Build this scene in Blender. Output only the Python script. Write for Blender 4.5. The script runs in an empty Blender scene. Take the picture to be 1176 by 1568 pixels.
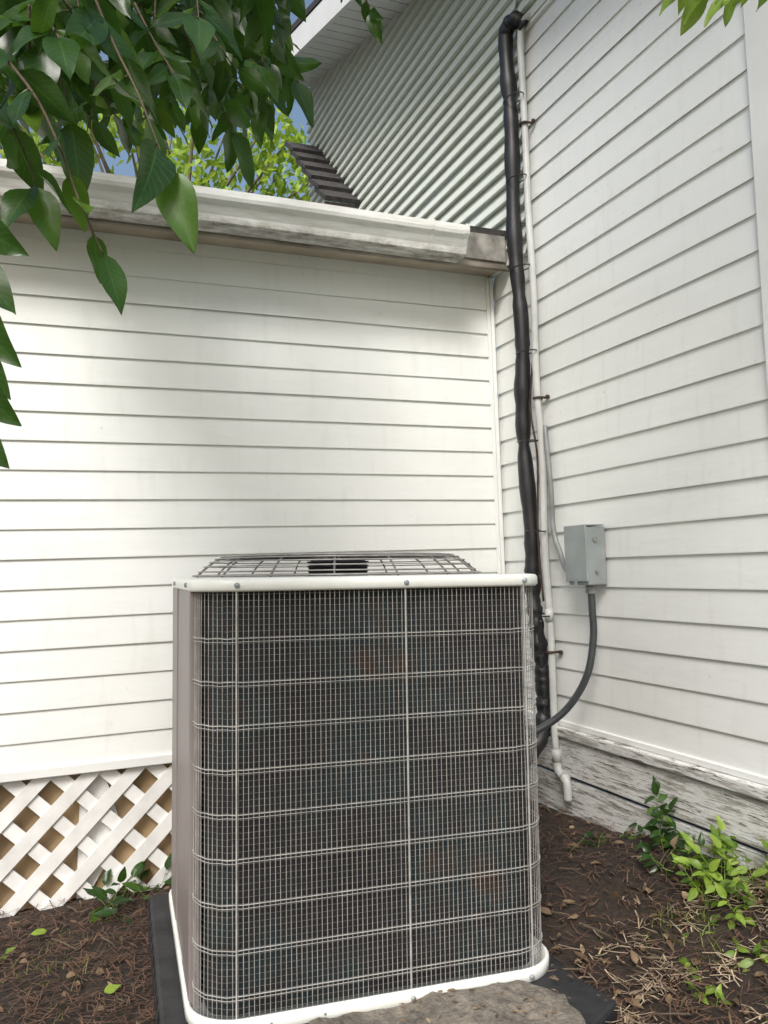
import bpy, bmesh, math, random
from mathutils import Vector, Matrix, noise
random.seed(7)
scene=bpy.context.scene
LAP=0.1016
# ------------------------------------------------------------------ helpers
def new_mat(name):
    m=bpy.data.materials.new(name); m.use_nodes=True
    nt=m.node_tree; b=nt.nodes["Principled BSDF"]
    return m,nt,b
def N(nt,t,**kw):
    n=nt.nodes.new(t)
    for k,v in kw.items():
        if k in n.inputs: n.inputs[k].default_value=v
        else: setattr(n,k,v)
    return n
def L(nt,a,b): nt.links.new(a,b)
def coords(nt,scale=(1,1,1),which="Object"):
    tc=N(nt,"ShaderNodeTexCoord"); mp=N(nt,"ShaderNodeMapping"); mp.inputs["Scale"].default_value=scale
    L(nt,tc.outputs[which],mp.inputs["Vector"]); return mp.outputs[0]
def noise_n(nt,vec,scale,detail=4,rough=.55):
    n=N(nt,"ShaderNodeTexNoise"); n.inputs["Scale"].default_value=scale; n.inputs["Detail"].default_value=detail
    n.inputs["Roughness"].default_value=rough; L(nt,vec,n.inputs["Vector"]); return n.outputs["Fac"]
def ramp(nt,fac,stops):
    r=N(nt,"ShaderNodeValToRGB"); e=r.color_ramp.elements
    while len(e)<len(stops): e.new(.5)
    for i,(p,c) in enumerate(stops):
        e[i].position=p; e[i].color=(c[0],c[1],c[2],1) if len(c)==3 else c
    L(nt,fac,r.inputs[0]); return r.outputs[0]
def mix(nt,fac,a,b,mode='MIX'):
    m=N(nt,"ShaderNodeMix"); m.data_type='RGBA'; m.blend_type=mode
    for s,v in ((0,fac),(6,a),(7,b)):
        if hasattr(v,"is_output"): L(nt,v,m.inputs[s])
        elif s==0: m.inputs[0].default_value=v
        else: m.inputs[s].default_value=(v[0],v[1],v[2],1)
    return m.outputs[2]
def bump(nt,b,h,strength,dist=.01):
    n=N(nt,"ShaderNodeBump"); n.inputs["Strength"].default_value=strength; n.inputs["Distance"].default_value=dist
    L(nt,h,n.inputs["Height"]); L(nt,n.outputs[0],b.inputs["Normal"])
def simple(name,col,rough=.5,metal=0,var=.12,scale=9,bmp=0.0):
    m,nt,b=new_mat(name)
    v=coords(nt); f=noise_n(nt,v,scale,5)
    lo=[c*(1-var) for c in col]; hi=[min(1,c*(1+var)) for c in col]
    L(nt,ramp(nt,f,[(.3,lo),(.7,hi)]),b.inputs["Base Color"])
    b.inputs["Roughness"].default_value=rough; b.inputs["Metallic"].default_value=metal
    if bmp: bump(nt,b,noise_n(nt,v,scale*12,3),bmp,.002)
    return m
class Acc:
    def __init__(s): s.v=[];s.f=[];s.uv=[];s.r=[]
    def obj(s,name,mat,parent=None,smooth=False):
        me=bpy.data.meshes.new(name); me.from_pydata([tuple(x) for x in s.v],[],s.f); me.update()
        if len(s.uv)==len(s.v) and s.uv:
            l=me.uv_layers.new(name="UVMap"); 
            idx=[0]*len(me.loops); me.loops.foreach_get("vertex_index",idx)
            fl=[]
            for i in idx: fl+=s.uv[i]
            l.data.foreach_set("uv",fl)
        if len(s.r)==len(s.v) and s.r:
            a=me.attributes.new("rnd",'FLOAT','POINT'); a.data.foreach_set("value",s.r)
        if smooth:
            me.polygons.foreach_set("use_smooth",[True]*len(me.polygons))
        ob=bpy.data.objects.new(name,me); scene.collection.objects.link(ob)
        if mat: me.materials.append(mat)
        if parent: ob.parent=parent
        return ob
def empty(name,loc=(0,0,0)):
    e=bpy.data.objects.new(name,None); scene.collection.objects.link(e); e.empty_display_size=.2; return e
def tube(acc,pts,r,n=6,cap=True):
    pts=[Vector(p) for p in pts]; base=len(acc.v)
    t=(pts[1]-pts[0]).normalized(); up=Vector((0,0,1)) if abs(t.z)<.9 else Vector((1,0,0))
    a=t.cross(up).normalized()
    for i,p in enumerate(pts):
        t=(pts[min(i+1,len(pts)-1)]-pts[max(i-1,0)]).normalized()
        a=(a-t*a.dot(t)).normalized(); b=t.cross(a)
        rr=r[i] if isinstance(r,(list,tuple)) else r
        for k in range(n):
            an=2*math.pi*(k+.5)/n; acc.v.append(p+(a*math.cos(an)+b*math.sin(an))*rr)
    for i in range(len(pts)-1):
        for k in range(n):
            k2=(k+1)%n; o=base+i*n
            acc.f.append((o+k,o+k2,o+n+k2,o+n+k))
    if cap:
        acc.f.append(tuple(base+k for k in range(n))[::-1]); o=base+(len(pts)-1)*n
        acc.f.append(tuple(o+k for k in range(n)))
def smooth_path(pts,n=8):
    pts=[Vector(p) for p in pts]; out=[]
    for i in range(len(pts)-1):
        p0=pts[max(i-1,0)];p1=pts[i];p2=pts[i+1];p3=pts[min(i+2,len(pts)-1)]
        for k in range(n):
            t=k/n
            out.append(.5*((2*p1)+(p2-p0)*t+(2*p0-5*p1+4*p2-p3)*t*t+(3*p1-p0-3*p2+p3)*t**3))
    out.append(pts[-1]); return out
def abox(acc,lo,hi,M=None):
    b=len(acc.v)
    for z in (lo[2],hi[2]):
        for x,y in ((lo[0],lo[1]),(hi[0],lo[1]),(hi[0],hi[1]),(lo[0],hi[1])):
            p=Vector((x,y,z)); acc.v.append(M@p if M else p)
    for f in ((0,3,2,1),(4,5,6,7),(0,1,5,4),(1,2,6,5),(2,3,7,6),(3,0,4,7)):
        acc.f.append(tuple(b+i for i in f))
def box(name,lo,hi,mat,parent=None,bev=0.0,M=None):
    a=Acc(); abox(a,lo,hi,M); ob=a.obj(name,mat,parent)
    if bev:
        m=ob.modifiers.new("bev",'BEVEL'); m.width=bev; m.segments=2
    return ob
# ------------------------------------------------------------------ materials
def siding_mat(name,base,dirt=.35,peel=False):
    m,nt,b=new_mat(name)
    v=coords(nt)
    big=noise_n(nt,v,1.3,4); 
    st=noise_n(nt,coords(nt,(9,9,1.2)),3,5)
    sp=noise_n(nt,v,38,3,.6)
    sm=noise_n(nt,coords(nt,(1.5,1.5,3)),6,6,.7)
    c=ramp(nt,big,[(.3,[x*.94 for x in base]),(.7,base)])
    c=mix(nt,ramp(nt,st,[(.55,(0,0,0)),(.8,(dirt,dirt,dirt))]),c,(.58,.58,.53))
    c=mix(nt,ramp(nt,sm,[(.64,(0,0,0)),(.74,(.3,.3,.3))]),c,(.50,.49,.44))
    c=mix(nt,ramp(nt,sp,[(.70,(0,0,0)),(.78,(.4,.4,.4))]),c,(.36,.33,.26))
    if peel:
        n1=noise_n(nt,coords(nt,(4,1.6,16)),4,7,.7)
        c=mix(nt,ramp(nt,n1,[(.52,(0,0,0)),(.56,(1,1,1))]),c,(.44,.43,.40))
        n2=noise_n(nt,coords(nt,(5,1.8,26)),5,7,.75)
        c=mix(nt,ramp(nt,n2,[(.565,(0,0,0)),(.60,(1,1,1))]),c,(.16,.135,.11))
        n3=noise_n(nt,coords(nt,(5,2.5,90)),3,5,.6)
        c=mix(nt,ramp(nt,n3,[(.60,(0,0,0)),(.64,(.8,.8,.8))]),c,(.10,.085,.07))
        bump(nt,b,n2,.7,.006)
    else: bump(nt,b,noise_n(nt,coords(nt,(2,2,7)),2.2,3),.35,.006)
    L(nt,c,b.inputs["Base Color"]); b.inputs["Roughness"].default_value=.45
    return m
M_side=siding_mat("white_vinyl_siding",(.82,.838,.82),.30)
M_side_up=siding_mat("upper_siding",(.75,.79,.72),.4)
M_peel=siding_mat("peeling_painted_board",(.77,.775,.76),.6,True)
M_trim=simple("white_trim",(.79,.80,.785),.4,0,.05,4)
def gutter_mat():
    m,nt,b=new_mat("gutter_aluminium")
    v=coords(nt,(1.2,6,10)); f=noise_n(nt,v,5,6,.7)
    c=ramp(nt,f,[(.42,(.78,.79,.77)),(.64,(.64,.64,.60)),(.76,(.40,.37,.32))])
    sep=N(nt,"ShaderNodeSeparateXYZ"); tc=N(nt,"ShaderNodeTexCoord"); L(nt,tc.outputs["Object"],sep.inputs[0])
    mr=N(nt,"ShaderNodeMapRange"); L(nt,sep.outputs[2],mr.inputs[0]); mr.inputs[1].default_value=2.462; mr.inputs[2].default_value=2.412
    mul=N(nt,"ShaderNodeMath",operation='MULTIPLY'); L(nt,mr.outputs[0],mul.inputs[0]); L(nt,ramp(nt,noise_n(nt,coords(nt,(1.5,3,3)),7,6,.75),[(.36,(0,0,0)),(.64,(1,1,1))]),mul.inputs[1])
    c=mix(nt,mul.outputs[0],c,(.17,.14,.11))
    L(nt,c,b.inputs["Base Color"]); b.inputs["Roughness"].default_value=.35
    return m
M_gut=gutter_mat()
M_fascia=simple("weathered_fascia",(.24,.21,.175),.7,0,.5,7,.3)
M_fascia2=simple("stained_metal_cover",(.25,.24,.22),.5,.1,.6,14,.2)
M_soffit=simple("tan_soffit",(.44,.38,.30),.6,0,.3,5)
M_shingle=simple("dark_shingles",(.04,.037,.037),.9,0,.5,30,.6)
M_black=simple("black_foam_insulation",(.013,.013,.015),.42,0,.4,20,.5)
M_tie=simple("black_tape",(.02,.02,.022),.3,0,.2,20)
M_pvc=simple("grey_white_pvc",(.52,.53,.52),.35,0,.16,8)
M_cable=simple("dark_grey_cable",(.045,.05,.055),.4,0,.2,20)
M_flex=simple("grey_flex_conduit",(.22,.23,.23),.4,.1,.2,20)
M_galv=simple("galvanised_grey",(.28,.31,.315),.45,.2,.2,7)
M_rust=simple("rusty_steel",(.06,.038,.03),.8,.2,.5,30)
M_taupe=simple("taupe_sheet_metal",(.215,.185,.18),.45,.0,.1,5)
M_rim=simple("cream_powdercoat",(.77,.785,.74),.3,0,.08,12)
M_wire=simple("coated_wire",(.345,.335,.32),.4,.1,.3,25)
M_wire_lt=simple("coated_wire_light",(.46,.45,.43),.35,.1,.25,25)
M_wire_dk=simple("coated_wire_dark",(.18,.172,.165),.4,.1,.2,25)
M_dark=simple("dark_interior",(.010,.010,.011),.7,0,.3,10)
M_pad=simple("black_plastic_pad",(.018,.018,.020),.6,0,.6,14,.6)
M_board=simple("tan_plywood",(.40,.29,.17),.8,0,.35,5,.3)
M_lat=simple("lattice_paint",(.77,.77,.755),.5,0,.14,9)
def coil_mat():
    m,nt,b=new_mat("coil_fins")
    uvv=coords(nt,(1,1,1),"UV")
    w=N(nt,"ShaderNodeTexWave"); w.inputs["Scale"].default_value=95; w.bands_direction='X'; L(nt,uvv,w.inputs["Vector"])
    w2=N(nt,"ShaderNodeTexWave"); w2.inputs["Scale"].default_value=14; w2.bands_direction='Y'; L(nt,uvv,w2.inputs["Vector"])
    f=noise_n(nt,uvv,3.2,5,.6)
    base=ramp(nt,f,[(.35,(.022,.022,.026)),(.48,(.034,.035,.037)),(.57,(.022,.055,.060)),(.68,(.095,.045,.026))])
    c=mix(nt,w.outputs["Fac"],(.005,.005,.005),base)
    m2=N(nt,"ShaderNodeMath",operation='MULTIPLY'); L(nt,w2.outputs["Fac"],m2.inputs[0]); m2.inputs[1].default_value=.3
    c=mix(nt,m2.outputs[0],c,(.036,.031,.027))
    L(nt,c,b.inputs["Base Color"]); b.inputs["Roughness"].default_value=.55
    b.inputs["Specular IOR Level"].default_value=.3
    bump(nt,b,w.outputs["Fac"],.5,.003)
    return m
M_coil=coil_mat()
def leaf_mat(name,stops,light,trans,vein=.5,rough=.33):
    m,nt,b=new_mat(name)
    at=N(nt,"ShaderNodeAttribute"); at.attribute_name="rnd"
    uv=N(nt,"ShaderNodeTexCoord"); sep=N(nt,"ShaderNodeSeparateXYZ"); L(nt,uv.outputs["UV"],sep.inputs[0])
    c=ramp(nt,at.outputs["Fac"],stops)
    ab=N(nt,"ShaderNodeMath",operation='ABSOLUTE'); L(nt,sep.outputs[0],ab.inputs[0])
    lt=N(nt,"ShaderNodeMath",operation='LESS_THAN'); L(nt,ab.outputs[0],lt.inputs[0]); lt.inputs[1].default_value=.05
    ma=N(nt,"ShaderNodeMath",operation='MULTIPLY_ADD'); L(nt,ab.outputs[0],ma.inputs[0]); ma.inputs[1].default_value=-.22; L(nt,sep.outputs[1],ma.inputs[2])
    mm=N(nt,"ShaderNodeMath",operation='MULTIPLY'); L(nt,ma.outputs[0],mm.inputs[0]); mm.inputs[1].default_value=10
    fr=N(nt,"ShaderNodeMath",operation='FRACT'); L(nt,mm.outputs[0],fr.inputs[0])
    l2=N(nt,"ShaderNodeMath",operation='LESS_THAN'); L(nt,fr.outputs[0],l2.inputs[0]); l2.inputs[1].default_value=.10
    mx=N(nt,"ShaderNodeMath",operation='MAXIMUM'); L(nt,lt.outputs[0],mx.inputs[0]); L(nt,l2.outputs[0],mx.inputs[1])
    sc=N(nt,"ShaderNodeMath",operation='MULTIPLY'); L(nt,mx.outputs[0],sc.inputs[0]); sc.inputs[1].default_value=vein
    c=mix(nt,sc.outputs[0],c,[min(1,x*1.9+.02) for x in light])
    n=noise_n(nt,coords(nt),40,3); c=mix(nt,.25,c,ramp(nt,n,[(.3,(.01,.02,.005)),(.7,light)]))
    L(nt,c,b.inputs["Base Color"]); b.inputs["Roughness"].default_value=rough
    tr=N(nt,"ShaderNodeBsdfTranslucent"); tc=mix(nt,.5,c,trans); L(nt,tc,tr.inputs["Color"])
    ms=N(nt,"ShaderNodeMixShader"); ms.inputs[0].default_value=.40
    out=nt.nodes["Material Output"]
    L(nt,b.outputs[0],ms.inputs[1]); L(nt,tr.outputs[0],ms.inputs[2]); L(nt,ms.outputs[0],out.inputs["Surface"])
    return m
M_leaf=leaf_mat("dark_leaf",[(0,(.007,.028,.007)),(.75,(.028,.075,.015)),(.9,(.07,.15,.02)),(1,(.17,.28,.03))],(.045,.11,.022),(.14,.30,.02),.45,.30)  # top ramp stops colour a few leaves as if sunlit
M_leaf_bright=leaf_mat("bright_leaf",[(0,(.16,.30,.03)),(1,(.42,.56,.09))],(.34,.46,.07),(.7,.9,.1),.1,.5)
M_weed=leaf_mat("weed_leaf",[(0,(.06,.14,.02)),(1,(.34,.48,.07))],(.26,.38,.05),(.4,.6,.06),.4,.45)
M_grass=leaf_mat("grass_blade",[(0,(.07,.12,.02)),(1,(.30,.34,.09))],(.30,.34,.09),(.3,.42,.08),0,.5)
M_dry=leaf_mat("dry_leaf",[(0,(.09,.05,.03)),(.7,(.26,.17,.10)),(1,(.50,.38,.25))],(.46,.34,.21),(.3,.2,.1),.2,.7)
M_bark=simple("bark",(.10,.075,.05),.9,0,.4,12,.8)
M_straw=simple("pine_straw",(.115,.063,.039),.8,0,.7,14)
M_straw_dapple=simple("sun_dapple_straw",(.36,.28,.19),.8,0,.55,11)  # pale straw colour standing in for sun dapples on the ground
def stone_mat():
    m,nt,b=new_mat("weathered_stone"); v=coords(nt)
    n1=noise_n(nt,v,8,8,.75); n2=noise_n(nt,v,45,6,.7)
    c=ramp(nt,n1,[(.32,(.05,.045,.04)),(.5,(.15,.13,.105)),(.68,(.36,.31,.25))])
    c=mix(nt,.4,c,ramp(nt,n2,[(.35,(.04,.035,.03)),(.65,(.32,.29,.24))]))
    L(nt,c,b.inputs["Base Color"]); b.inputs["Roughness"].default_value=.9; bump(nt,b,n2,1.0,.014); return m
M_stone=stone_mat()
def ground_mat():
    m,nt,b=new_mat("soil")
    v=coords(nt); a=noise_n(nt,v,6,8,.7); c2=noise_n(nt,v,60,6,.7); big=noise_n(nt,v,.25,3)
    c=ramp(nt,a,[(.3,(.011,.008,.006)),(.6,(.030,.020,.015)),(.8,(.055,.038,.027))])
    c=mix(nt,.5,c,ramp(nt,c2,[(.35,(.007,.005,.004)),(.65,(.062,.041,.029))]))
    sep=N(nt,"ShaderNodeSeparateXYZ"); tc=N(nt,"ShaderNodeTexCoord"); L(nt,tc.outputs["Object"],sep.inputs[0])
    mr=N(nt,"ShaderNodeMapRange"); L(nt,sep.outputs[1],mr.inputs[0]); mr.inputs[1].default_value=-2.6; mr.inputs[2].default_value=-4.2
    c=mix(nt,mr.outputs[0],c,ramp(nt,big,[(.3,(.08,.10,.05)),(.7,(.14,.15,.09))]))
    L(nt,c,b.inputs["Base Color"]); b.inputs["Roughness"].default_value=.95
    bump(nt,b,c2,.8,.012); return m
M_soil=ground_mat()
# ------------------------------------------------------------------ ground
def sstep(t): t=max(0,min(1,t)); return t*t*(3-2*t)
def gh(x,y):
    k=sstep((-y-.9)/.4)
    h=.10+(1-k)*.16*sstep((x+1.7)/1.6)+k*.15*sstep((x+.95)/.95)+.10*sstep((x+.5)/.5)*sstep((-y-.3)/1.1)
    if y<-1.8: h-= .12*sstep((-y-1.8)/2.5)
    if y>0: h=.10
    return h
def ground():
    xs=[-60,-30,-15,-8,-5]+[-3.6+.05*i for i in range(100)]+[2,4,8,15,30,60]
    ys=[-60,-30,-15,-8,-5]+[-3.6+.05*i for i in range(80)]+[1,2,4,8,15,30,60]
    a=Acc()
    for y in ys:
        for x in xs:
            z=gh(x,y)
            if abs(x)<4 and -4<y<.5: z+=.018*noise.noise(Vector((x*5,y*5,0)))+.009*noise.noise(Vector((x*19,y*19,3)))
            a.v.append(Vector((x,y,z)))
    n=len(xs)
    for j in range(len(ys)-1):
        for i in range(n-1): a.f.append((j*n+i,j*n+i+1,(j+1)*n+i+1,(j+1)*n+i))
    a.obj("ground",M_soil,None,True)
ground()
# ------------------------------------------------------------------ siding
def siding(name,o,along,out,length,z0,z1,lap,depth,mat,parent,seg=.25,wav=.0010,seed=0,cut=None):
    a=Acc(); o=Vector(o);along=Vector(along);out=Vector(out)
    n=max(2,int(length/seg)); z=z0; k=0
    while z<z1-1e-4:
        top=min(z+lap,z1); h=top-z
        prof=[(0.0,z+.002),(depth,z),(depth*1.02,z+.0035),(depth*(1-h/lap*.42),z+h*.5),(depth*(1-h/lap*.97),top+.0015)]
        b=len(a.v); off=(random.random()-.5)*.0010
        for i in range(n+1):
            s=length*i/n
            w=wav*noise.noise(Vector((s*1.7+seed,k*3.1,seed)))
            wz=.0020*noise.noise(Vector((s*.9+seed,k*7.7,seed+5)))
            for d,zz in prof:
                p=o+along*s+out*(d+(w+off if d>.0001 else 0)); p.z=zz+wz; a.v.append(p)
        m=len(prof)
        for i in range(n):
            for j in range(m-1):
                q=b+i*m+j; a.f.append((q,q+m,q+m+1,q+1))
        z+=lap;k+=1
    ob=a.obj(name,mat,parent)
    if cut:
        bm=bmesh.new(); bm.from_mesh(ob.data)
        bmesh.ops.bisect_plane(bm,geom=bm.verts[:]+bm.edges[:]+bm.faces[:],plane_co=cut[0],plane_no=cut[1],clear_outer=True)
        bm.to_mesh(ob.data); bm.free()
    return ob
house=empty("white_siding_house")
ZB=1.3006-7*LAP
DP=.0074
siding("back_wall_siding",(-6,0,0),(1,0,0),(0,-1,0),6-.03,ZB-.0355,2.43,LAP,DP,M_side,house,seed=1)
box("back_wall_core",(-6,.004,.55),(0,.09,2.43),M_trim,house)
box("back_wall_starter_trim",(-6,-.016,.535),(-.0,.003,.568),M_trim,house,.003)
box("inside_corner_trim",(-.030,-.018,.56),(-.0145,.003,2.425),M_trim,house,.003)
box("inside_corner_trim_b",(-.046,-.011,.56),(-.0305,.003,2.425),M_trim,house,.002)
ZR=1.1851-6*LAP+.022
ZM=ZR+18*LAP
rake0=Vector((0,.65,4.13)); rn=Vector((0,-.58,1.80)).normalized()
siding("right_wall_siding",(0,-1.425,0),(0,1,0),(-1,0,0),1.425,ZR,ZM,LAP,DP,M_side,house,seed=9)
siding("right_wall_siding_high",(0,-1.425,0),(0,1,0),(-1,0,0),1.125,ZM,3.32,LAP,DP,M_side,house,seed=10)
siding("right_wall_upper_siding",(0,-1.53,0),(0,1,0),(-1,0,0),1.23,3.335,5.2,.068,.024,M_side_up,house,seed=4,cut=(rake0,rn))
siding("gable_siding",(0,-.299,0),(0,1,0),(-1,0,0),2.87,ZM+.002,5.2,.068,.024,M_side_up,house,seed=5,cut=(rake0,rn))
box("frieze_trim",(-.018,-1.53,3.318),(0,-.30,3.334),M_trim,house,.002)
box("right_wall_core",(.006,-1.52,.60),(.1,0,3.4),M_trim,house)
box("right_wall_starter_trim",(-.016,-1.42,.585),(.004,-.0,.606),M_trim,house,.003)
box("corner_post_side",(-.018,-1.53,.58),(.004,-1.425,3.318),M_trim,house,.003)
box("corner_post_front",(-.018,-1.534,.58),(.09,-1.5305,3.318),M_trim,house,.001)
siding("end_wall_siding",(.09,-1.53,0),(1,0,0),(0,-1,0),5.9,ZR,3.8,LAP,DP,M_side,house,seed=13)
box("water_table_board",(-.036,-1.50,.548),(.0,-.0,.584),M_peel,house,.005)
box("skirt_board",(-.022,-1.50,.410),(.0,-.0,.541),M_peel,house,.005)
box("skirt_board_lower",(-.014,-1.50,.20),(.0,-.0,.398),M_peel,house,.005)
box("soffit",(-6,-.128,2.432),(-.001,-.0,2.442),M_soffit,house)
box("fascia_board",(-6,-.148,2.410),(-.002,-.1285,2.545),M_fascia,house,.004)
box("fascia_metal_cover",(-.24,-.156,2.44),(-.03,-.1485,2.55),M_fascia2,house,.002)
def roofslab(name,y0,z0,y1,z1):
    a=Acc()
    for s in (0,.03):
        a.v+= [Vector(p) for p in ((-6,y0,z0+s),(-.02,y0,z0+s),(-.02,y1,z1+s),(-6,y1,z1+s))]
    a.f+= [(3,2,1,0),(4,5,6,7),(0,1,5,4),(1,2,6,5),(2,3,7,6),(3,0,4,7)]
    a.obj(name,M_shingle,house)
roofslab("low_roof",-.155,2.546,4,3.55); roofslab("low_roof_rear",4.004,3.55,8,2.5)
def rz(y): return 4.13+.322*(y-.65)
def slab(name,x0,x1,y0,y1,off,th,mat,acc=None):
    a=acc or Acc(); b=len(a.v)
    for s in (off,off+th):
        a.v+= [Vector(p) for p in ((x0,y0,rz(y0)+s),(x1,y0,rz(y0)+s),(x1,y1,rz(y1)+s),(x0,y1,rz(y1)+s))]
    a.f+= [tuple(b+i for i in f) for f in ((3,2,1,0),(4,5,6,7),(0,1,5,4),(1,2,6,5),(2,3,7,6),(3,0,4,7))]
    if acc is None: return a.obj(name,mat,house)
sp=Acc()
for i in range(37):
    y0=-1.9+.12*i; slab("",-.30,-.001,y0,y0+.110,0,.01,None,sp)
sp.obj("rake_soffit_panels",M_trim,house)
slab("rake_soffit_back",-.30,-.001,-1.9,2.62,.012,.012,M_soffit)
slab("rake_fascia",-.325,-.301,-1.95,2.66,-.03,.16,M_trim)
slab("upper_roof",-.33,6,-2.0,2.7,.14,.04,M_shingle)
slab("upper_ceiling",.002,5.9,-1.9,2.6,.03,.02,M_trim)
wedge=Acc()
for i in range(6):
    t0=i*.17; y0=1.55+t0*.78; z0=3.42+t0*.74
    M=Matrix.Translation((0,y0,z0))@Matrix.Rotation(math.radians(36),4,'X')
    abox(wedge,(-.24,0,0),(-.018,.25,.03),M)
wedge.obj("upper_porch_shingles",M_shingle,house)
box("upper_porch_fascia",(-.24,1.58,3.34),(-.02,1.62,3.43),M_fascia,house,.004)
box("upper_porch_eave",(-.22,1.625,3.36),(-.02,2.2,3.40),M_fascia,house)
# ------------------------------------------------------------------ gutter
gut=empty("rain_gutter")
a=Acc()
prof=[(-.150,2.540),(-.150,2.418),(-.155,2.415),(-.228,2.415),(-.235,2.421),(-.239,2.445),(-.252,2.472),(-.268,2.488),(-.272,2.50),(-.272,2.524),(-.262,2.527),(-.262,2.520),(-.268,2.518)]
xs=[-6+.25*i for i in range(23)]+[-.262]
for x in xs:
    dz=.005*noise.noise(Vector((x*1.3,0,0)))-.006*(x+.26)/6
    for y,z in prof: a.v.append(Vector((x,y,z+dz)))
m=len(prof)
for i in range(len(xs)-1):
    for j in range(m-1):
        q=i*m+j; a.f.append((q,q+1,q+m+1,q+m))
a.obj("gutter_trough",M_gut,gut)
a=Acc()
for x in (-.262,-.2575):
    for y,z in prof[:10]: a.v.append(Vector((x,y-(.002),z-.001)))
n=10
a.f.append(tuple(range(n))); a.f.append(tuple(range(2*n-1,n-1,-1)))
for j in range(n): a.f.append((j,(j+1)%n,n+(j+1)%n,n+j))
a.obj("gutter_end_cap",M_gut,gut)
a=Acc()
for x0 in (-.42,-.275,-1.35):
    for j in range(1,9):
        y0,z0=prof[j];y1,z1=prof[j+1]
        b=len(a.v); c=Vector((0,-.2,2.47))
        for x in (x0,x0+.012):
            for (y,z) in ((y0,z0),(y1,z1)):
                d=(Vector((0,y,z))-c).normalized()*.003; a.v.append(Vector((x,y,z))+d)
        a.f.append((b,b+1,b+3,b+2))
a.obj("gutter_joint_bands",M_gut,gut)
# ------------------------------------------------------------------ lattice
lat=empty("lattice_skirting")
def strip(acc,cx,cz,ang,w,y0,y1,x0,x1,z0,z1):
    bm=bmesh.new()
    d=Vector((math.cos(ang),0,math.sin(ang)));n=Vector((-math.sin(ang),0,math.cos(ang)))
    c=Vector((cx,0,cz));
    vs=[bm.verts.new(c+d*s+n*t) for s,t in ((-1.2,-w/2),(1.2,-w/2),(1.2,w/2),(-1.2,w/2))]
    bm.faces.new(vs)
    for co,no in (((x0,0,0),(-1,0,0)),((x1,0,0),(1,0,0)),((0,0,z0),(0,0,-1)),((0,0,z1),(0,0,1))):
        bmesh.ops.bisect_plane(bm,geom=bm.verts[:]+bm.edges[:]+bm.faces[:],plane_co=co,plane_no=no,clear_outer=True)
    for f in bm.faces:
        b=len(acc.v);k=len(f.verts)
        for v in f.verts: acc.v.append(Vector((v.co.x,y0,v.co.z)))
        for v in f.verts: acc.v.append(Vector((v.co.x,y1,v.co.z)))
        acc.f.append(tuple(b+i for i in range(k))); acc.f.append(tuple(b+k+i for i in range(k))[::-1])
        for i in range(k):
            j=(i+1)%k; acc.f.append((b+i,b+j,b+k+j,b+k+i))
    bm.free()
a=Acc(); b2=Acc(); P=.154
for i in range(-6,38):
    cx=-4.2+i*P
    strip(a,cx+random.uniform(-.003,.003),.3,math.radians(45+random.uniform(-.6,.6)),.046,.006,.013,-4,-.03,.02,.548)
    strip(b2,cx+.05,.3,math.radians(-45+random.uniform(-.6,.6)),.046,.014,.021,-4,-.03,.02,.548)
a.obj("lattice_strips_front",M_lat,lat); b2.obj("lattice_strips_back",M_lat,lat)
box("backing_board",(-4,.055,.0),(-.03,.070,.545),M_board,lat)
a=Acc(); a.v+=[Vector(p) for p in ((-1.71,.040,.05),(-1.55,.040,.30),(-1.62,.045,.54),(-1.69,.045,.54))]; a.f.append((0,1,2,3)); a.obj("loose_white_panel",M_lat,lat)
# ------------------------------------------------------------------ AC unit
ac=empty("air_conditioner_unit")
W=.869;RR=.10;ZT=1.159;Z0=.205
def peri(W,D,r,inset=0.,n=9):
    pts=[]
    lo=inset;hw=W-inset;hd=D-inset;r=max(.01,r-inset)
    for cx,cy,a0 in [(lo+r,lo+r,180),(hw-r,lo+r,270),(hw-r,hd-r,0),(lo+r,hd-r,90)]:
        for i in range(n+1):
            an=math.radians(a0+90*i/n);pts.append((cx+r*math.cos(an),cy+r*math.sin(an)))
    return pts
def ring(acc,prof,closed=True,n=9):
    rows=[[Vector((x,y,z)) for x,y in peri(W,W,RR,ins,n)] for ins,z in prof]
    b=len(acc.v);m=len(rows[0])
    for r in rows: acc.v+=r
    R=len(rows)
    for j in range(R-1 if not closed else R):
        j2=(j+1)%R
        for i in range(m):
            i2=(i+1)%m; acc.f.append((b+j*m+i,b+j*m+i2,b+j2*m+i2,b+j2*m+i))
a=Acc(); ring(a,[(.03,ZT),(-.006,ZT-.002),(-.011,ZT+.003),(-.011,ZT+.021),(-.006,ZT+.027),(.012,ZT+.029),(.03,ZT+.029)]); a.obj("top_rim",M_rim,ac,True)
a=Acc(); ring(a,[(.03,Z0),(-.010,Z0),(-.015,Z0+.004),(-.015,Z0+.030),(-.011,Z0+.033),(-.005,Z0+.033),(-.004,Z0+.020),(.03,Z0+.020)]); a.obj("base_pan",M_rim,ac,True)
a=Acc(); outer=peri(W,W,RR,.028,9); cx=cy=W/2; RC=.395
for x,y in outer: a.v.append(Vector((x,y,ZT+.029)))
for x,y in outer:
    d=Vector((x-cx,y-cy,0)).normalized()*RC; a.v.append(Vector((cx+d.x,cy+d.y,ZT+.030)))
for x,y in outer:
    d=Vector((x-cx,y-cy,0)).normalized()*RC; a.v.append(Vector((cx+d.x,cy+d.y,ZT-.12)))
n=len(outer)
for i in range(n):
    j=(i+1)%n; a.f.append((i,j,n+j,n+i)); a.f.append((n+i,n+j,2*n+j,2*n+i))
a.obj("top_plate",M_rim,ac)
a=Acc(); pp=peri(W,W,RR,.030,9); s=0
pts=pp+[pp[0]]
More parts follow.
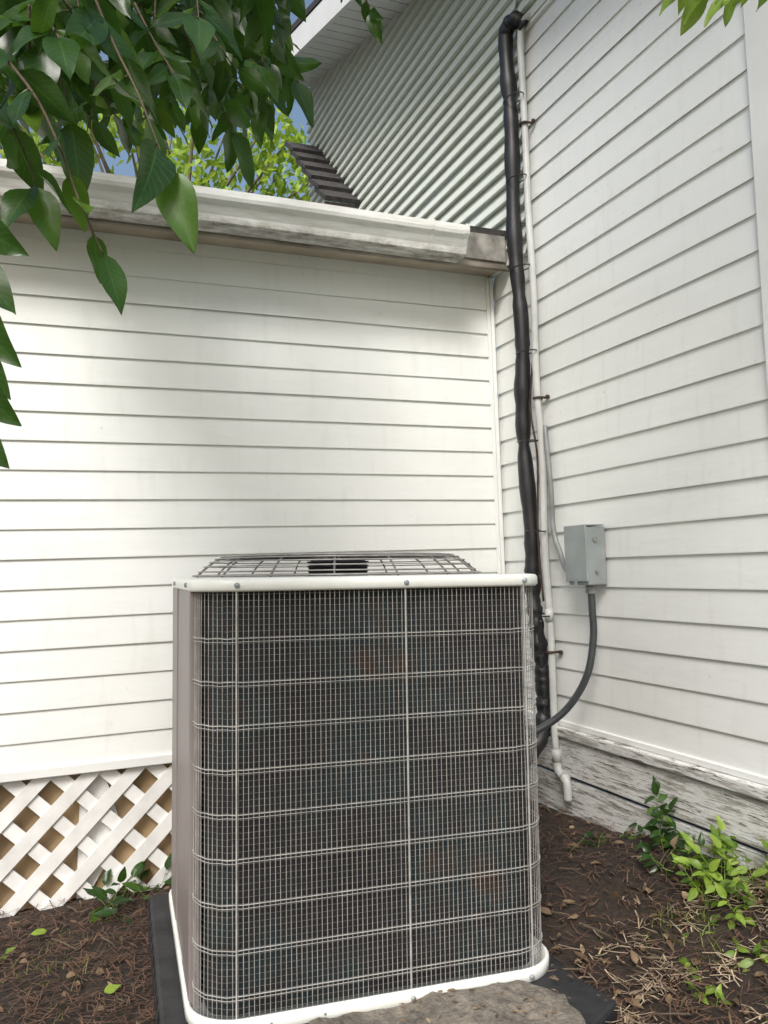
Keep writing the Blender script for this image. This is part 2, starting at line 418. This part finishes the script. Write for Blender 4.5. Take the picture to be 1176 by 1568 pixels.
for i,(x,y) in enumerate(pts):
    if i: s+=math.hypot(x-pts[i-1][0],y-pts[i-1][1])
    for z in (Z0+.02,ZT): a.v.append(Vector((x,y,z))); a.uv.append((s,z))
for i in range(len(pts)-1): a.f.append((2*i,2*i+2,2*i+3,2*i+1))
a.obj("condenser_coil",M_coil,ac,True)
box("interior_floor",(.05,.05,Z0+.01),(W-.05,W-.05,Z0+.03),M_dark,ac)
box("interior_top_liner",(.05,.05,ZT-.14),(W-.05,W-.05,ZT-.13),M_dark,ac)
gp=peri(W,W,RR,.003,9)
path=[(.003,.16),(.003,.12)]+gp[0:30]+[(W-.20,W-.003)]
cum=[0]
for i in range(1,len(path)): cum.append(cum[-1]+math.hypot(path[i][0]-path[i-1][0],path[i][1]-path[i-1][1]))
def at(s):
    for i in range(1,len(path)):
        if s<=cum[i]:
            t=(s-cum[i-1])/max(1e-9,cum[i]-cum[i-1])
            x=path[i-1][0]+t*(path[i][0]-path[i-1][0]); y=path[i-1][1]+t*(path[i][1]-path[i-1][1])
            dx=path[i][0]-path[i-1][0];dy=path[i][1]-path[i-1][1];l=math.hypot(dx,dy)
            return x,y,dy/l,-dx/l
    return path[-1][0],path[-1][1],0,1
TL=cum[-1]
vw=Acc(); s=0.002
while s<TL:
    x,y,nx,ny=at(s)
    j=.0012*(random.random()-.5)
    tube(vw,[(x+j,y+j,Z0+.02),(x-j+.0012*(random.random()-.5),y,Z0+.3),(x+.0016*(random.random()-.5),y+.001*(random.random()-.5),Z0+.62),(x+j,y,ZT+.004)],.00095,4,False); s+=.0118
vw.obj("guard_vertical_wires",M_wire,ac)
def hring(acc,z,r,off,n=4):
    p=[]
    for i in range(len(path)):
        x,y,nx,ny=at(max(1e-6,cum[i])); p.append((x+nx*off,y+ny*off,z+.001*math.sin(i*2.1+z*40)))
    tube(acc,p,r,n,False)
hw=Acc(); z=Z0+.075
while z<ZT-.02:
    hring(hw,z,.0012,.0022); hring(hw,z-.008,.0008,.0018); z+=.0965
hw.obj("guard_support_rings",M_wire_lt,ac)
fw=Acc(); z=Z0+.035
while z<ZT:
    hring(fw,z,.0005,-.0012,3); z+=.0138
fw.obj("guard_fine_rings",M_wire_dk,ac)
st=Acc()
for aa in (.086,.487,.80):
    abox(st,(aa-.0014,-.0035,Z0+.02),(aa+.0014,-.0005,ZT+.003))
for bb in (.25,.62): abox(st,(W+.0005,bb-.002,Z0+.02),(W+.0035,bb+.002,ZT+.003))
st.obj("guard_straps",M_wire_lt,ac)
a=Acc()
abox(a,(-.008,.105,Z0+.012),(.02,.30,ZT)); abox(a,(-.004,.302,Z0+.012),(.02,.56,ZT)); abox(a,(-.008,.562,Z0+.012),(.02,W-.10,ZT))
ob=a.obj("service_panel",M_taupe,ac); mm=ob.modifiers.new("b",'BEVEL'); mm.width=.004; mm.segments=2
a=Acc(); bp=peri(W,W,RR,.0,9)[30:40]
for x,y in bp:
    for z in (Z0+.03,ZT): a.v.append(Vector((x,y,z)))
for i in range(len(bp)-1): a.f.append((2*i,2*i+2,2*i+3,2*i+1))
a.obj("rear_corner_panel",M_taupe,ac,True)
a=Acc()
def screw(x,y,z,nx,ny):
    tube(a,[(x,y,z),(x+nx*.004,y+ny*.004,z),(x+nx*.006,y+ny*.006,z)],[.0062,.0062,.003],8)
for aa in (.086,.487,.80): screw(aa,-.011,ZT+.013,0,-1)
for aa in (.10,.487,.79): screw(aa,-.015,Z0+.016,0,-1)
for aa in (.16,.28,.70): tube(a,[(aa,-.0145,Z0+.016),(aa,-.0165,Z0+.016)],.003,8)
for bb in (.16,.6): screw(-.011,bb,ZT+.013,-1,0)
a.obj("screws",M_galv,ac)
gr=Acc(); gl=Acc()
def gz(r):
    t=min(1,max(0,(.405-r)/.085)); return ZT+.034+.052*math.sin(t*math.pi/2)
def circ(acc,r,z,rad,n=64):
    p=[(cx+r*math.cos(2*math.pi*i/n),cy+r*math.sin(2*math.pi*i/n),z) for i in range(n+1)]
    tube(acc,p,rad,5,False)
rr=.115
while rr<.41:
    circ(gr,rr,gz(rr),.0018); rr+=.0155
for k in range(16):
    an=2*math.pi*(k+.3)/16
    p=[(cx+r*math.cos(an),cy+r*math.sin(an),gz(r)-.003) for r in (.09,.16,.25,.31,.335,.355,.375,.39,.405)]
    tube(gl,p,.0028,5)
circ(gl,.405,ZT+.034,.003); circ(gl,.31,gz(.31)-.006,.003)
gr.obj("top_grille_rings",M_wire,ac,True); gl.obj("top_grille_ribs",M_wire_dk,ac,True)
mo=Acc()
tube(mo,[(cx,cy,ZT-.10),(cx,cy,ZT+.055),(cx,cy,ZT+.074),(cx,cy,ZT+.078)],[.085,.085,.078,.05],28)
for k in range(5): circ(mo,.0865,ZT+.02+.012*k,.003,28)
mo.obj("fan_motor",M_dark,ac)
fb=Acc()
for k in range(3):
    an=2*math.pi*k/3
    b=len(fb.v)
    for i in range(7):
        r=.07+.3*i/6
        for e,dz in ((-.35,-.03),(0,.0),(.35,.03)):
            fb.v.append(Vector((cx+r*math.cos(an+e),cy+r*math.sin(an+e),ZT-.07+dz)))
    for i in range(6):
        for j in range(2): q=b+i*3+j; fb.f.append((q,q+1,q+4,q+3))
fb.obj("fan_blades",M_flex,ac)
ft=Acc()
for (x,y) in ((.1,.1),(W-.1,.1),(.1,W-.1),(W-.1,W-.1)): tube(ft,[(x,y,.185),(x,y,Z0+.004)],.03,12)
ft.obj("feet",M_pad,ac)
lean=.020
ac.matrix_world=Matrix.Translation((-1.502,-1.185,0))@Matrix.Rotation(-.075,4,'Z')@Matrix.Rotation(lean,4,'Y')@Matrix.Translation((-lean*.1,0,0))
pad=empty("equipment_pad")
Mp=Matrix.Translation((-1.505,-1.185,0))@Matrix.Rotation(-.075,4,'Z')
box("pad_slab",(-.065,-.03,.10),(W+.05,W+.06,.187),M_pad,pad,.012,Mp)
rb=Acc()
for i in range(12): abox(rb,(-.068,.02+i*.075,.11),(-.0655,.06+i*.075,.18),Mp)
rb.obj("pad_ribs",M_pad,pad)
a=Acc(); top=[(-.80,-1.19,.190),(-.61,-1.20,.195),(-.585,-1.42,.195),(-.74,-1.50,.190)]
for z in (0,-.08): a.v+= [Vector((x,y,zz+z)) for x,y,zz in top]
a.f+= [(3,2,1,0),(4,5,6,7),(0,1,5,4),(1,2,6,5),(2,3,7,6),(3,0,4,7)]
pv=a.obj("plastic_paver",M_pad,None); mm=pv.modifiers.new("b",'BEVEL'); mm.width=.01; mm.segments=2
bm=bmesh.new(); outl=[(-1.27,-1.235),(-1.12,-1.225),(-.95,-1.240),(-.86,-1.250),(-.75,-1.275),(-.70,-1.38),(-.76,-1.62),(-1.0,-1.70),(-1.25,-1.66),(-1.33,-1.45)]
tv=[bm.verts.new((x,y,.209)) for x,y in outl]; f=bm.faces.new(tv)
ex=bmesh.ops.extrude_face_region(bm,geom=[f]); 
for v in [g for g in ex['geom'] if isinstance(g,bmesh.types.BMVert)]: v.co.z-=.09
bmesh.ops.recalc_face_normals(bm,faces=bm.faces[:])
bmesh.ops.triangulate(bm,faces=bm.faces[:])
bmesh.ops.subdivide_edges(bm,edges=bm.edges[:],cuts=6,use_grid_fill=True)
for v in bm.verts:
    q=noise.noise(v.co*7)*.016+noise.noise(v.co*24)*.010; v.co.z+=q; v.co.x+=noise.noise(v.co*14+Vector((5,0,0)))*.02; v.co.y+=noise.noise(v.co*14+Vector((0,5,0)))*.02
me=bpy.data.meshes.new("stone_slab"); bm.to_mesh(me); bm.free(); me.materials.append(M_stone)
so=bpy.data.objects.new("stone_slab",me); scene.collection.objects.link(so)
# ------------------------------------------------------------------ lines on the wall
ln=empty("insulated_refrigerant_line")
a=Acc()
pts=smooth_path([(-.020,-.365,3.325),(-.050,-.345,3.36),(-.062,-.30,3.355),(-.060,-.275,3.28),(-.055,-.283,2.95),(-.056,-.270,2.5),(-.050,-.286,2.1),(-.058,-.276,1.7),(-.052,-.294,1.3),(-.056,-.290,1.1),(-.055,-.305,.95),(-.050,-.318,.82),(-.048,-.322,.72),(-.055,-.325,.62),(-.10,-.345,.52),(-.26,-.39,.44),(-.42,-.43,.41),(-.60,-.50,.40)],10)
ties=(3.05,2.72,2.36,2.02,1.67,1.32,1.00)
rad=[.030+.009*noise.noise(Vector((i*.33,0,0)))+.005*noise.noise(Vector((i*.9,4,0)))-.006*max(0,1-min(abs(p.z-z) for z in ties)/.03) for i,p in enumerate(pts)]
tube(a,pts,rad,14)
tube(a,smooth_path([(-.060,-.345,.98),(-.062,-.335,.86),(-.058,-.340,.72),(-.07,-.345,.60),(-.16,-.37,.50),(-.5,-.45,.46)],8),.010,8)
a.obj("foam_sleeve",M_black,ln,True)
a=Acc()
for z in ties:
    c=min(pts,key=lambda p:abs(p.z-z))
    p=[(c.x+.030*math.cos(t)-.002,c.y-.030+.060*math.sin(t)*1,z+.005*math.sin(t)) for t in [2*math.pi*i/20 for i in range(21)]]
    tube(a,p,.0026,5,False)
a.obj("cable_ties",M_tie,ln)
a=Acc(); tube(a,smooth_path([(-.03,-.327,2.0),(-.045,-.315,1.8),(-.035,-.332,1.6),(-.045,-.328,1.3),(-.04,-.338,1.05)],8),.0045,6); a.obj("thermostat_wire",M_rust,ln,True)
cn=empty("pvc_drain_pipe")
def py_(z): return -.345-.028*(3.3-z)/2.9
a=Acc()
pv=smooth_path([(-.004,-.400,3.34),(-.030,-.390,3.345),(-.036,-.357,3.32),(-.036,py_(3.25),3.25)],6)+[Vector((-.036+.003*math.sin(i*1.3),py_(3.0-.13*i)+.003*math.sin(i),3.0-.13*i)) for i in range(1,20)]
pv=[p for p in pv if p.z>.47]+[Vector((-.036,py_(.45),.45))]
tube(a,pv,.0135,12); yb=py_(.47)
tube(a,[(-.036,yb,.50),(-.036,yb,.455)],.0175,12)
tube(a,smooth_path([(-.036,yb,.47),(-.036,yb-.005,.43),(-.038,yb-.03,.412),(-.040,yb-.055,.405),(-.040,yb-.067,.385),(-.040,yb-.069,.33)],6),.0155,12)
tube(a,[(-.040,yb-.047,.407),(-.040,yb-.066,.404)],.0190,12)
tube(a,[(-.036,py_(1.02),1.02),(-.036,py_(1),.975)],.0165,12)
a.obj("pipe",M_pvc,cn,True)
a=Acc()
for z in (2.93,1.83,.86):
    y0=py_(z)
    p=[(-.040-.016*math.cos(t)*1.05,y0-.017*math.sin(t),z) for t in [math.pi*(-.5+i/10) for i in range(11)]]
    p=[(-.008,y0+.017,z)]+[(x+.004,y,z) for x,y,z in p]+[(-.012,y0-.017,z),(-.014,y0-.035,z)]
    tube(a,p,.005,5)
    tube(a,[(-.010,y0-.032,z),(-.020,y0-.032,z)],.008,8)
a.obj("pipe_straps",M_rust,cn)
bx=empty("electrical_disconnect_box"); BO=-.038
a=Acc(); abox(a,(-.090,-.660+BO,1.115),(-.012,-.545+BO,1.315))
ob=a.obj("enclosure",M_galv,bx); mm=ob.modifiers.new("b",'BEVEL'); mm.width=.004; mm.segments=2
a=Acc(); abox(a,(-.099,-.665+BO,1.128),(-.0905,-.540+BO,1.320)); abox(a,(-.0985,-.6655+BO,1.318),(-.02,-.540+BO,1.3225))
ob=a.obj("front_cover",M_galv,bx); mm=ob.modifiers.new("b",'BEVEL'); mm.width=.002; mm.segments=2
a=Acc(); tube(a,[(-.055,-.660+BO,1.16),(-.055,-.667+BO,1.16)],.006,8); tube(a,[(-.055,-.660+BO,1.27),(-.055,-.664+BO,1.27)],.010,10); tube(a,[(-.052,-.62+BO,1.118),(-.052,-.62+BO,1.085)],.019,10)
tube(a,[(-.05,-.547+BO,1.16),(-.05,-.52+BO,1.16)],.018,10); a.obj("fittings",M_flex,bx)
a=Acc(); abox(a,(-.101,-.61+BO,1.114),(-.0995,-.595+BO,1.140)); a.obj("latch_tab",M_galv,bx)
cb=empty("electrical_cable")
a=Acc(); tube(a,smooth_path([(-.052,-.62+BO,1.11),(-.055,-.625+BO,1.03),(-.06,-.63+BO,.93),(-.09,-.62+BO,.80),(-.15,-.60,.68),(-.27,-.54,.60),(-.42,-.48,.55),(-.6,-.45,.53)],10),.0125,10); a.obj("whip_cable",M_cable,cb,True)
a=Acc(); tube(a,smooth_path([(-.05,-.53+BO,1.16),(-.05,-.50+BO,1.16),(-.045,-.46+BO,1.175),(-.035,-.42+BO,1.23),(-.03,-.412,1.32),(-.028,-.405,1.48),(-.025,-.385,1.65),(-.02,-.372,1.72)],10),.0095,10); a.obj("flex_conduit",M_flex,cb,True)
# ------------------------------------------------------------------ foliage
def add_leaf(acc,p,d,nrm,ln_,w,curl=.15,fold=.25,nu=4,nv=8,rv=None,tipd=1.0):
    d=d.normalized(); nrm=(nrm-d*nrm.dot(d))
    if nrm.length<1e-4: nrm=Vector((1,0,0)).cross(d)
    nrm.normalize(); s=d.cross(nrm); b=len(acc.v); rv=random.random() if rv is None else rv
    for i in range(nv+1):
        t=i/nv; wd=w*.5*(max(0,math.sin(math.pi*min(1,t**.78)))**.85)*(1-.25*t)+.0004
        if t>.999: wd=.0004
        c=p+d*(ln_*t)-nrm*(curl*ln_*t*t)
        for j in range(nu+1):
            u=-1+2*j/nu
            wv=.03*ln_*math.sin(t*9+u*2+rv*6)*abs(u)
            acc.v.append(c+s*(u*wd)+nrm*(fold*abs(u)*wd+wv)); acc.uv.append((u,t)); acc.r.append(rv)
    for i in range(nv):
        for j in range(nu):
            q=b+i*(nu+1)+j; acc.f.append((q,q+1,q+nu+2,q+nu+1))
C0=Vector((-1.7785,-3.0404,1.2))
def V(u,w,d):
    return C0+d*Vector((-.0515+.00072*u-.00002*w,1.05-.0003*u+.00006*w,.70-.00002*u-.00078*w))
tree=empty("leafy_tree")
LV=Acc(); TW=Acc()
def rv3(s): return Vector((random.uniform(-s,s),random.uniform(-s,s),random.uniform(-s,s)))
def twig(pts,size=.085,step=None,rad=.0022,big=True,acc=None,tw=None,face=.5):
    acc=acc or LV; tw=tw or TW
    P=smooth_path(pts,6); tube(tw,P,[rad*(1-.6*i/len(P)) for i in range(len(P))],5)
    step=step or size*.42; side=1
    acc_d=0; nxt=step*.6
    for i in range(len(P)-1):
        seg=P[i+1]-P[i]; l=seg.length
        while nxt<acc_d+l:
            p=P[i]+seg*((nxt-acc_d)/l); T=seg.normalized()
            lat_=T.cross(Vector((0,0,1)));
            if lat_.length<.2: lat_=T.cross(Vector((0,1,0)))
            lat_.normalize(); side=-side
            dd=T*.55+lat_*side*.8+Vector((0,0,-.45))+rv3(.28)
            nn=Vector((0,0,1))*.55+(C0-p).normalized()*face*random.uniform(-.6,1)+rv3(.5)
            sz=size*random.uniform(.65,1.2)
            dd.normalize()
            p2=p+dd*size*.1; tube(tw,[p,p2],rad*.4,4,False)
            add_leaf(acc,p2,dd,nn,sz,sz*random.uniform(.44,.56),random.uniform(.0,.35),random.uniform(.1,.4),4 if big else 2,8 if big else 5)
            nxt+=step
        acc_d+=l
    T=(P[-1]-P[-2]).normalized()
    add_leaf(acc,P[-1],T+Vector((0,0,-.2)),Vector((0,0,.6))+(C0-P[-1]).normalized()*face+rv3(.3),size*1.05,size*.52)
twig([V(120,-60,1.0),V(170,60,.98),V(215,150,.95),V(262,265,.93)],.095,.05)
twig([V(-60,20,.95),V(40,130,.93),V(90,220,.92),V(125,310,.92),V(165,395,.92)],.066,.036)
twig([V(10,-40,1.1),V(80,80,1.1),V(110,190,1.1)],.10)
twig([V(-60,100,1.3),V(20,200,1.3),V(60,290,1.28)],.10)
twig([V(230,-40,1.4),V(310,100,1.45),V(365,210,1.5)],.095)
twig([V(340,-60,1.8),V(410,60,1.8),V(455,130,1.8)],.10)
twig([V(300,0,1.9),V(380,60,1.9),V(430,100,1.95)],.10)
twig([V(470,-90,1.6),V(545,-30,1.6),V(572,25,1.6)],.06)
P=smooth_path([V(-80,150,.86),V(-60,320,.86),V(-60,480,.86),V(-60,700,.86)],6); tube(TW,P,.003,6)
rt=Vector((.92,-.39,0))
for w,ln_ in ((335,.072),(395,.078),(465,.088),(530,.073),(575,.078),(650,.068),(705,.045)):
    p=V(-55,w,.86)
    add_leaf(LV,p,rt*.58+Vector((0,0,-.64))+rv3(.15),(C0-p).normalized()+rv3(.4),ln_,ln_*.6,.25,.2,4,8,random.uniform(.2,.7))
for i in range(260):
    d=random.uniform(.95,2.5)
    u=random.uniform(-90,415); w=random.uniform(-220,95)
    if u>220: w-=(u-220)*.08
    if d<1.25 and u>120: d+=.7
    s=random.uniform(.6,1)
    du=random.uniform(-20,110)*s; dw=random.uniform(60,150)*s
    if u>330: du*=.5
    twig([V(u,w,d),V(u+du*.5,w+dw*.55,d+rv3(.05).x),V(u+du,w+dw,d+rv3(.1).x)],random.uniform(.07,.10),None,.002,d<1.5)
LV.obj("foreground_leaves",M_leaf,tree,True)
tube(TW,smooth_path([(-3.5,-2.6,0),(-3.45,-2.6,1.2),(-3.4,-2.75,2.4),(-3.3,-3.2,3.6),(-3.2,-3.7,4.6)],6),[.13-.003*i for i in range(25)],12)
tube(TW,smooth_path([(-3.42,-2.65,2.0),(-2.8,-2.2,2.5),(-2.2,-1.7,2.75),(-1.6,-1.3,3.0)],6),[.05-.0018*i for i in range(19)],8)
tube(TW,smooth_path([(-2.8,-2.2,2.5),(-2.3,-2.1,2.3),(-1.85,-2.0,2.15)],6),[.03-.0015*i for i in range(13)],7)
CL=Acc(); cc0=Vector((-2.4,-4.6,6.0))  # unseen crown, added behind the camera to shade the upper walls
for k in range(34):
    q=rv3(1)
    while q.length>1: q=rv3(1)
    cc=cc0+Vector((q.x*2.3,q.y*1.5,q.z*1.15))
    tube(TW,[Vector((-3.2,-3.7,4.6)),Vector((-3.2,-3.7,4.6)).lerp(cc,.6)+rv3(.12),cc],[.04,.022,.006],5)
    for i in range(46):
        p=cc+rv3(1).normalized()*random.uniform(.05,.55)
        add_leaf(CL,p,rv3(1)+Vector((0,0,-.5)),Vector((0,0,1))+rv3(.7),.12*random.uniform(.7,1.3),.065,.15,.2,2,3)
CL.obj("shade_crown_leaves",M_leaf,tree)
TW.obj("trunk_and_branches",M_bark,tree,True)
def crown(name,center,axes,nclump,nleaf,size,mat,trunk,seed):
    random.seed(seed); e=empty(name); A=Acc(); B=Acc(); c=Vector(center)
    tube(B,smooth_path(trunk,6),[.2*(1-.7*i/(6*(len(trunk)-1)+1)) for i in range(6*(len(trunk)-1)+1)],10)
    for k in range(nclump):
        while True:
            q=rv3(1)
            if .25<q.length<1: break
        cc=c+Vector((q.x*axes[0],q.y*axes[1],q.z*axes[2])); rr=random.uniform(.3,.6)*min(axes)*.55
        tube(B,[Vector(trunk[-1]).lerp(c,.3),Vector(trunk[-1]).lerp(cc,.6)+rv3(.15),cc],[.05,.03,.01],5)
        for i in range(nleaf):
            q=rv3(1)
            while q.length>1: q=rv3(1)
            p=cc+q*rr
            add_leaf(A,p,rv3(1)+Vector((0,0,-.5)),Vector((0,0,1))+rv3(.8),size*random.uniform(.7,1.3),size*.55,.15,.2,2,3)
    A.obj("leaves",mat,e); B.obj("limbs",M_bark,e,True)
crown("background_tree",(-.4,9.3,6.3),(3.2,2.0,2.2),100,75,.17,M_leaf_bright,[(-.4,9.5,0),(-.3,9.4,2.5),(-.4,9.3,5)],21)
random.seed(5)
yt=empty("young_tree"); A=Acc();B=Acc()
for pts in ([V(1230,-160,1.5),V(1150,-70,1.5),V(1085,0,1.5)],[V(1240,-120,1.6),V(1190,-50,1.6),V(1120,10,1.6)],[V(1260,-100,1.5),V(1210,-40,1.5),V(1150,-15,1.5)],[V(1200,-130,1.5),V(1120,-60,1.5),V(1055,-10,1.5)]):
    twig(pts,.065,.026,.0015,True,A,B)
tube(B,smooth_path([(2.2,-3.9,0),(2.1,-3.8,1.6),(1.6,-3.2,2.6),(.9,-2.4,2.7),V(1240,-150,1.55)],6),[.05-.0016*i for i in range(25)],8)
A.obj("young_leaves",M_weed,yt,True); B.obj("trunk_and_twigs",M_bark,yt,True)
random.seed(11)
def weed(name,x,y,n,size,height,mat,spread=.08):
    e=empty(name); A=Acc();B=Acc()
    for i in range(n):
        bx_,by_=min(-.03,x+random.uniform(-spread,spread)),y+random.uniform(-spread,spread); z=gh(bx_,by_)
        h=height*random.uniform(.5,1.1); tip=Vector((min(-.04,bx_+random.uniform(-.06,.06)),by_+random.uniform(-.06,.06),z+h))
        twig([Vector((bx_,by_,z)),Vector((bx_,by_,z)).lerp(tip,.5)+rv3(.012),tip],size,size*.4,.0013,False,A,B,.4)
    A.obj("leaves",mat,e,True); B.obj("stems",M_weed,e)
weed("weed_plant",-.12,-1.28,16,.044,.11,M_weed,.08)
weed("weed_plant",-.26,-1.44,10,.034,.04,M_weed,.12)
weed("weed_plant",-.10,-1.45,12,.042,.10,M_weed,.10)
weed("weed_plant",-.42,-1.52,5,.030,.03,M_weed,.08)
weed("ivy_plant",-.06,-.98,5,.045,.16,M_leaf,.03)
weed("ivy_plant",-.10,-1.12,8,.040,.06,M_leaf,.08)
weed("ivy_plant",-.14,-.85,7,.036,.03,M_leaf,.12)
weed("ivy_plant",-1.55,-.10,10,.06,.08,M_leaf,.10)
weed("ivy_plant",-.26,-.24,8,.045,.06,M_leaf,.09)
weed("weed_plant",-1.95,-.35,4,.030,.04,M_weed,.10)
gA=Acc()
def blade(x,y,h):
    z=gh(x,y); a_=random.uniform(0,6.28); d=Vector((math.cos(a_),math.sin(a_),0)); s=Vector((-d.y,d.x,0)); b=len(gA.v); rv=random.random(); ln=random.uniform(.2,.9)
    for i in range(4):
        t=i/3; c=Vector((x,y,z-.004))+Vector((0,0,h*(t-.25*t*t*ln)))+d*(h*ln*t*t); w=.0022*(1-t*.9)
        for u in (-1,1): gA.v.append(c+s*u*w); gA.uv.append((u*.5+.3,t)); gA.r.append(rv)
    for i in range(3): q=b+2*i; gA.f.append((q,q+1,q+3,q+2))
for i in range(2000):
    x=-.02-abs(random.gauss(0,.22)); y=random.uniform(-1.8,-1.15)
    if noise.noise(Vector((x*8,y*8,2)))<.06: continue
    if x<-.47: continue
    blade(x,y,random.uniform(.015,.05))
for i in range(200):
    x=-1.95+random.gauss(0,.15);y=-.5+random.gauss(0,.2)
    blade(x,y,random.uniform(.02,.05))
gA.obj("grass",M_grass,None)
random.seed(3)
S=Acc(); S2=Acc(); ST=Acc()
def straw(acc,x,y,wm=1):
    z=gh(x,y)+.012+random.uniform(0,.012); l=random.uniform(.02,.075); a_=random.uniform(0,6.28); w=random.uniform(.0006,.0016)*wm
    d=Vector((math.cos(a_),math.sin(a_),random.uniform(-.15,.25)))*l; s=Vector((-math.sin(a_),math.cos(a_),0))*w; p=Vector((x,y,z)); mid=p+d*.5+rv3(.006)
    b=len(acc.v); acc.v+= [p-s,p+s,mid-s+Vector((0,0,w)),mid+s+Vector((0,0,w)),p+d-s,p+d+s]; acc.f+= [(b,b+1,b+3,b+2),(b+2,b+3,b+5,b+4)]
for i in range(16000):
    x=random.uniform(-2.5,-.02); y=random.uniform(-2.0,-.02)
    if -1.5<x<-.65 and -1.1<y<-.3: continue
    if x>-.65 and y>-1.15 and random.random()<.5: continue  # straw thinned by the right wall, darkening the ground like deep shadow
    straw(S,x,y)
for i in range(1700):  # pale debris bunched in patches to imitate dappled sunlight
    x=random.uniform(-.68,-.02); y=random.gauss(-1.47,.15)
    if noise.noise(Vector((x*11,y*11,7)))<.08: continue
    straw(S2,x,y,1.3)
for i in range(90):
    x=random.uniform(-2.3,-.05); y=random.uniform(-1.8,-.05)
    if -1.6<x<-.6 and -1.25<y: continue
    z=gh(x,y)+.02; a_=random.uniform(0,6.28); l=random.uniform(.04,.16)
    d=Vector((math.cos(a_),math.sin(a_),random.uniform(-.1,.15)))*l; p=Vector((x,y,z))
    tube(ST,[p,p+d*.4+rv3(.006),p+d],[.003,.0026,.0012],5)
S.obj("pine_straw_litter",M_straw,None); S2.obj("sun_dapple_straw_litter",M_straw_dapple,None); ST.obj("fallen_sticks",M_bark,None)
D=Acc()
for i in range(1300):
    x=random.uniform(-2.4,-.03); y=random.uniform(-1.9,-.04)
    if -1.5<x<-.6 and -1.2<y<-.3: continue
    if random.random()<.7 and (x<-.6 or y>-1.0): continue
    add_leaf(D,Vector((x,y,gh(x,y)+.018)),Vector((random.uniform(-1,1),random.uniform(-1,1),random.uniform(-.1,.3))),Vector((0,0,1))+rv3(.6),random.uniform(.012,.05),random.uniform(.01,.026),random.uniform(-.3,.4),random.uniform(0,.8),2,4)
for i in range(60):
    x=random.uniform(-1.25,-.62); y=random.uniform(-1.48,-1.24)
    add_leaf(D,Vector((x,y,.216)),Vector((random.uniform(-1,1),random.uniform(-1,1),.05)),Vector((0,0,1))+rv3(.3),random.uniform(.006,.022),random.uniform(.003,.010),.1,.3,2,4)
D.obj("dry_leaf_litter",M_dry,None,True)
Y=Acc()
for x,y in ((-1.66,-.72),(-1.80,-.25),(-1.92,-.42)):
    add_leaf(Y,Vector((x,y,gh(x,y)+.03)),Vector((random.uniform(-1,1),random.uniform(-1,1),.1)),Vector((-.1,-.4,1)),.045,.03,.1,.1,4,8,1.0)
Y.obj("fallen_green_leaves",M_weed,None,True)
# ------------------------------------------------------------------ light
world=bpy.data.worlds.new("World"); scene.world=world; world.use_nodes=True
nt=world.node_tree; bg=nt.nodes["Background"]
sky=nt.nodes.new("ShaderNodeTexSky"); sky.sky_type='NISHITA'; sky.sun_disc=False
EL=44
sd=Vector((-.52,-.854,0)).normalized()*math.cos(math.radians(EL)); sd.z=math.sin(math.radians(EL))
sky.sun_elevation=math.radians(EL); sky.sun_rotation=math.atan2(sd.x,sd.y); sky.dust_density=4.5; sky.air_density=1.4; sky.ozone_density=1.5
nt.links.new(sky.outputs[0],bg.inputs[0]); bg.inputs[1].default_value=.15
sl=bpy.data.lights.new("sun",'SUN'); sl.energy=4.3; sl.angle=math.radians(20); sl.color=(1,.985,.965)
so=bpy.data.objects.new("sun",sl); scene.collection.objects.link(so); so.rotation_euler=sd.to_track_quat('Z','Y').to_euler()
so.location=(-4,-6,9)
# ------------------------------------------------------------------ camera
yaw,pitch,roll,f=.3847,.0666,.0326,1260.13
F=Vector((math.sin(yaw)*math.cos(pitch),math.cos(yaw)*math.cos(pitch),math.sin(pitch)))
R0=Vector((math.cos(yaw),-math.sin(yaw),0)); U0=R0.cross(F)
R=R0*math.cos(roll)-U0*math.sin(roll); U=U0*math.cos(roll)+R0*math.sin(roll)
cd=bpy.data.cameras.new("camera"); co=bpy.data.objects.new("camera",cd); scene.collection.objects.link(co)
co.matrix_world=Matrix((( R.x,U.x,-F.x,C0.x),(R.y,U.y,-F.y,C0.y),(R.z,U.z,-F.z,C0.z),(0,0,0,1)))
cd.sensor_fit='VERTICAL'; cd.sensor_height=24; cd.lens=24*f/1568; cd.clip_start=.05; cd.clip_end=500
scene.camera=co
scene.view_settings.view_transform='Standard'; scene.view_settings.look='None'; scene.view_settings.exposure=0
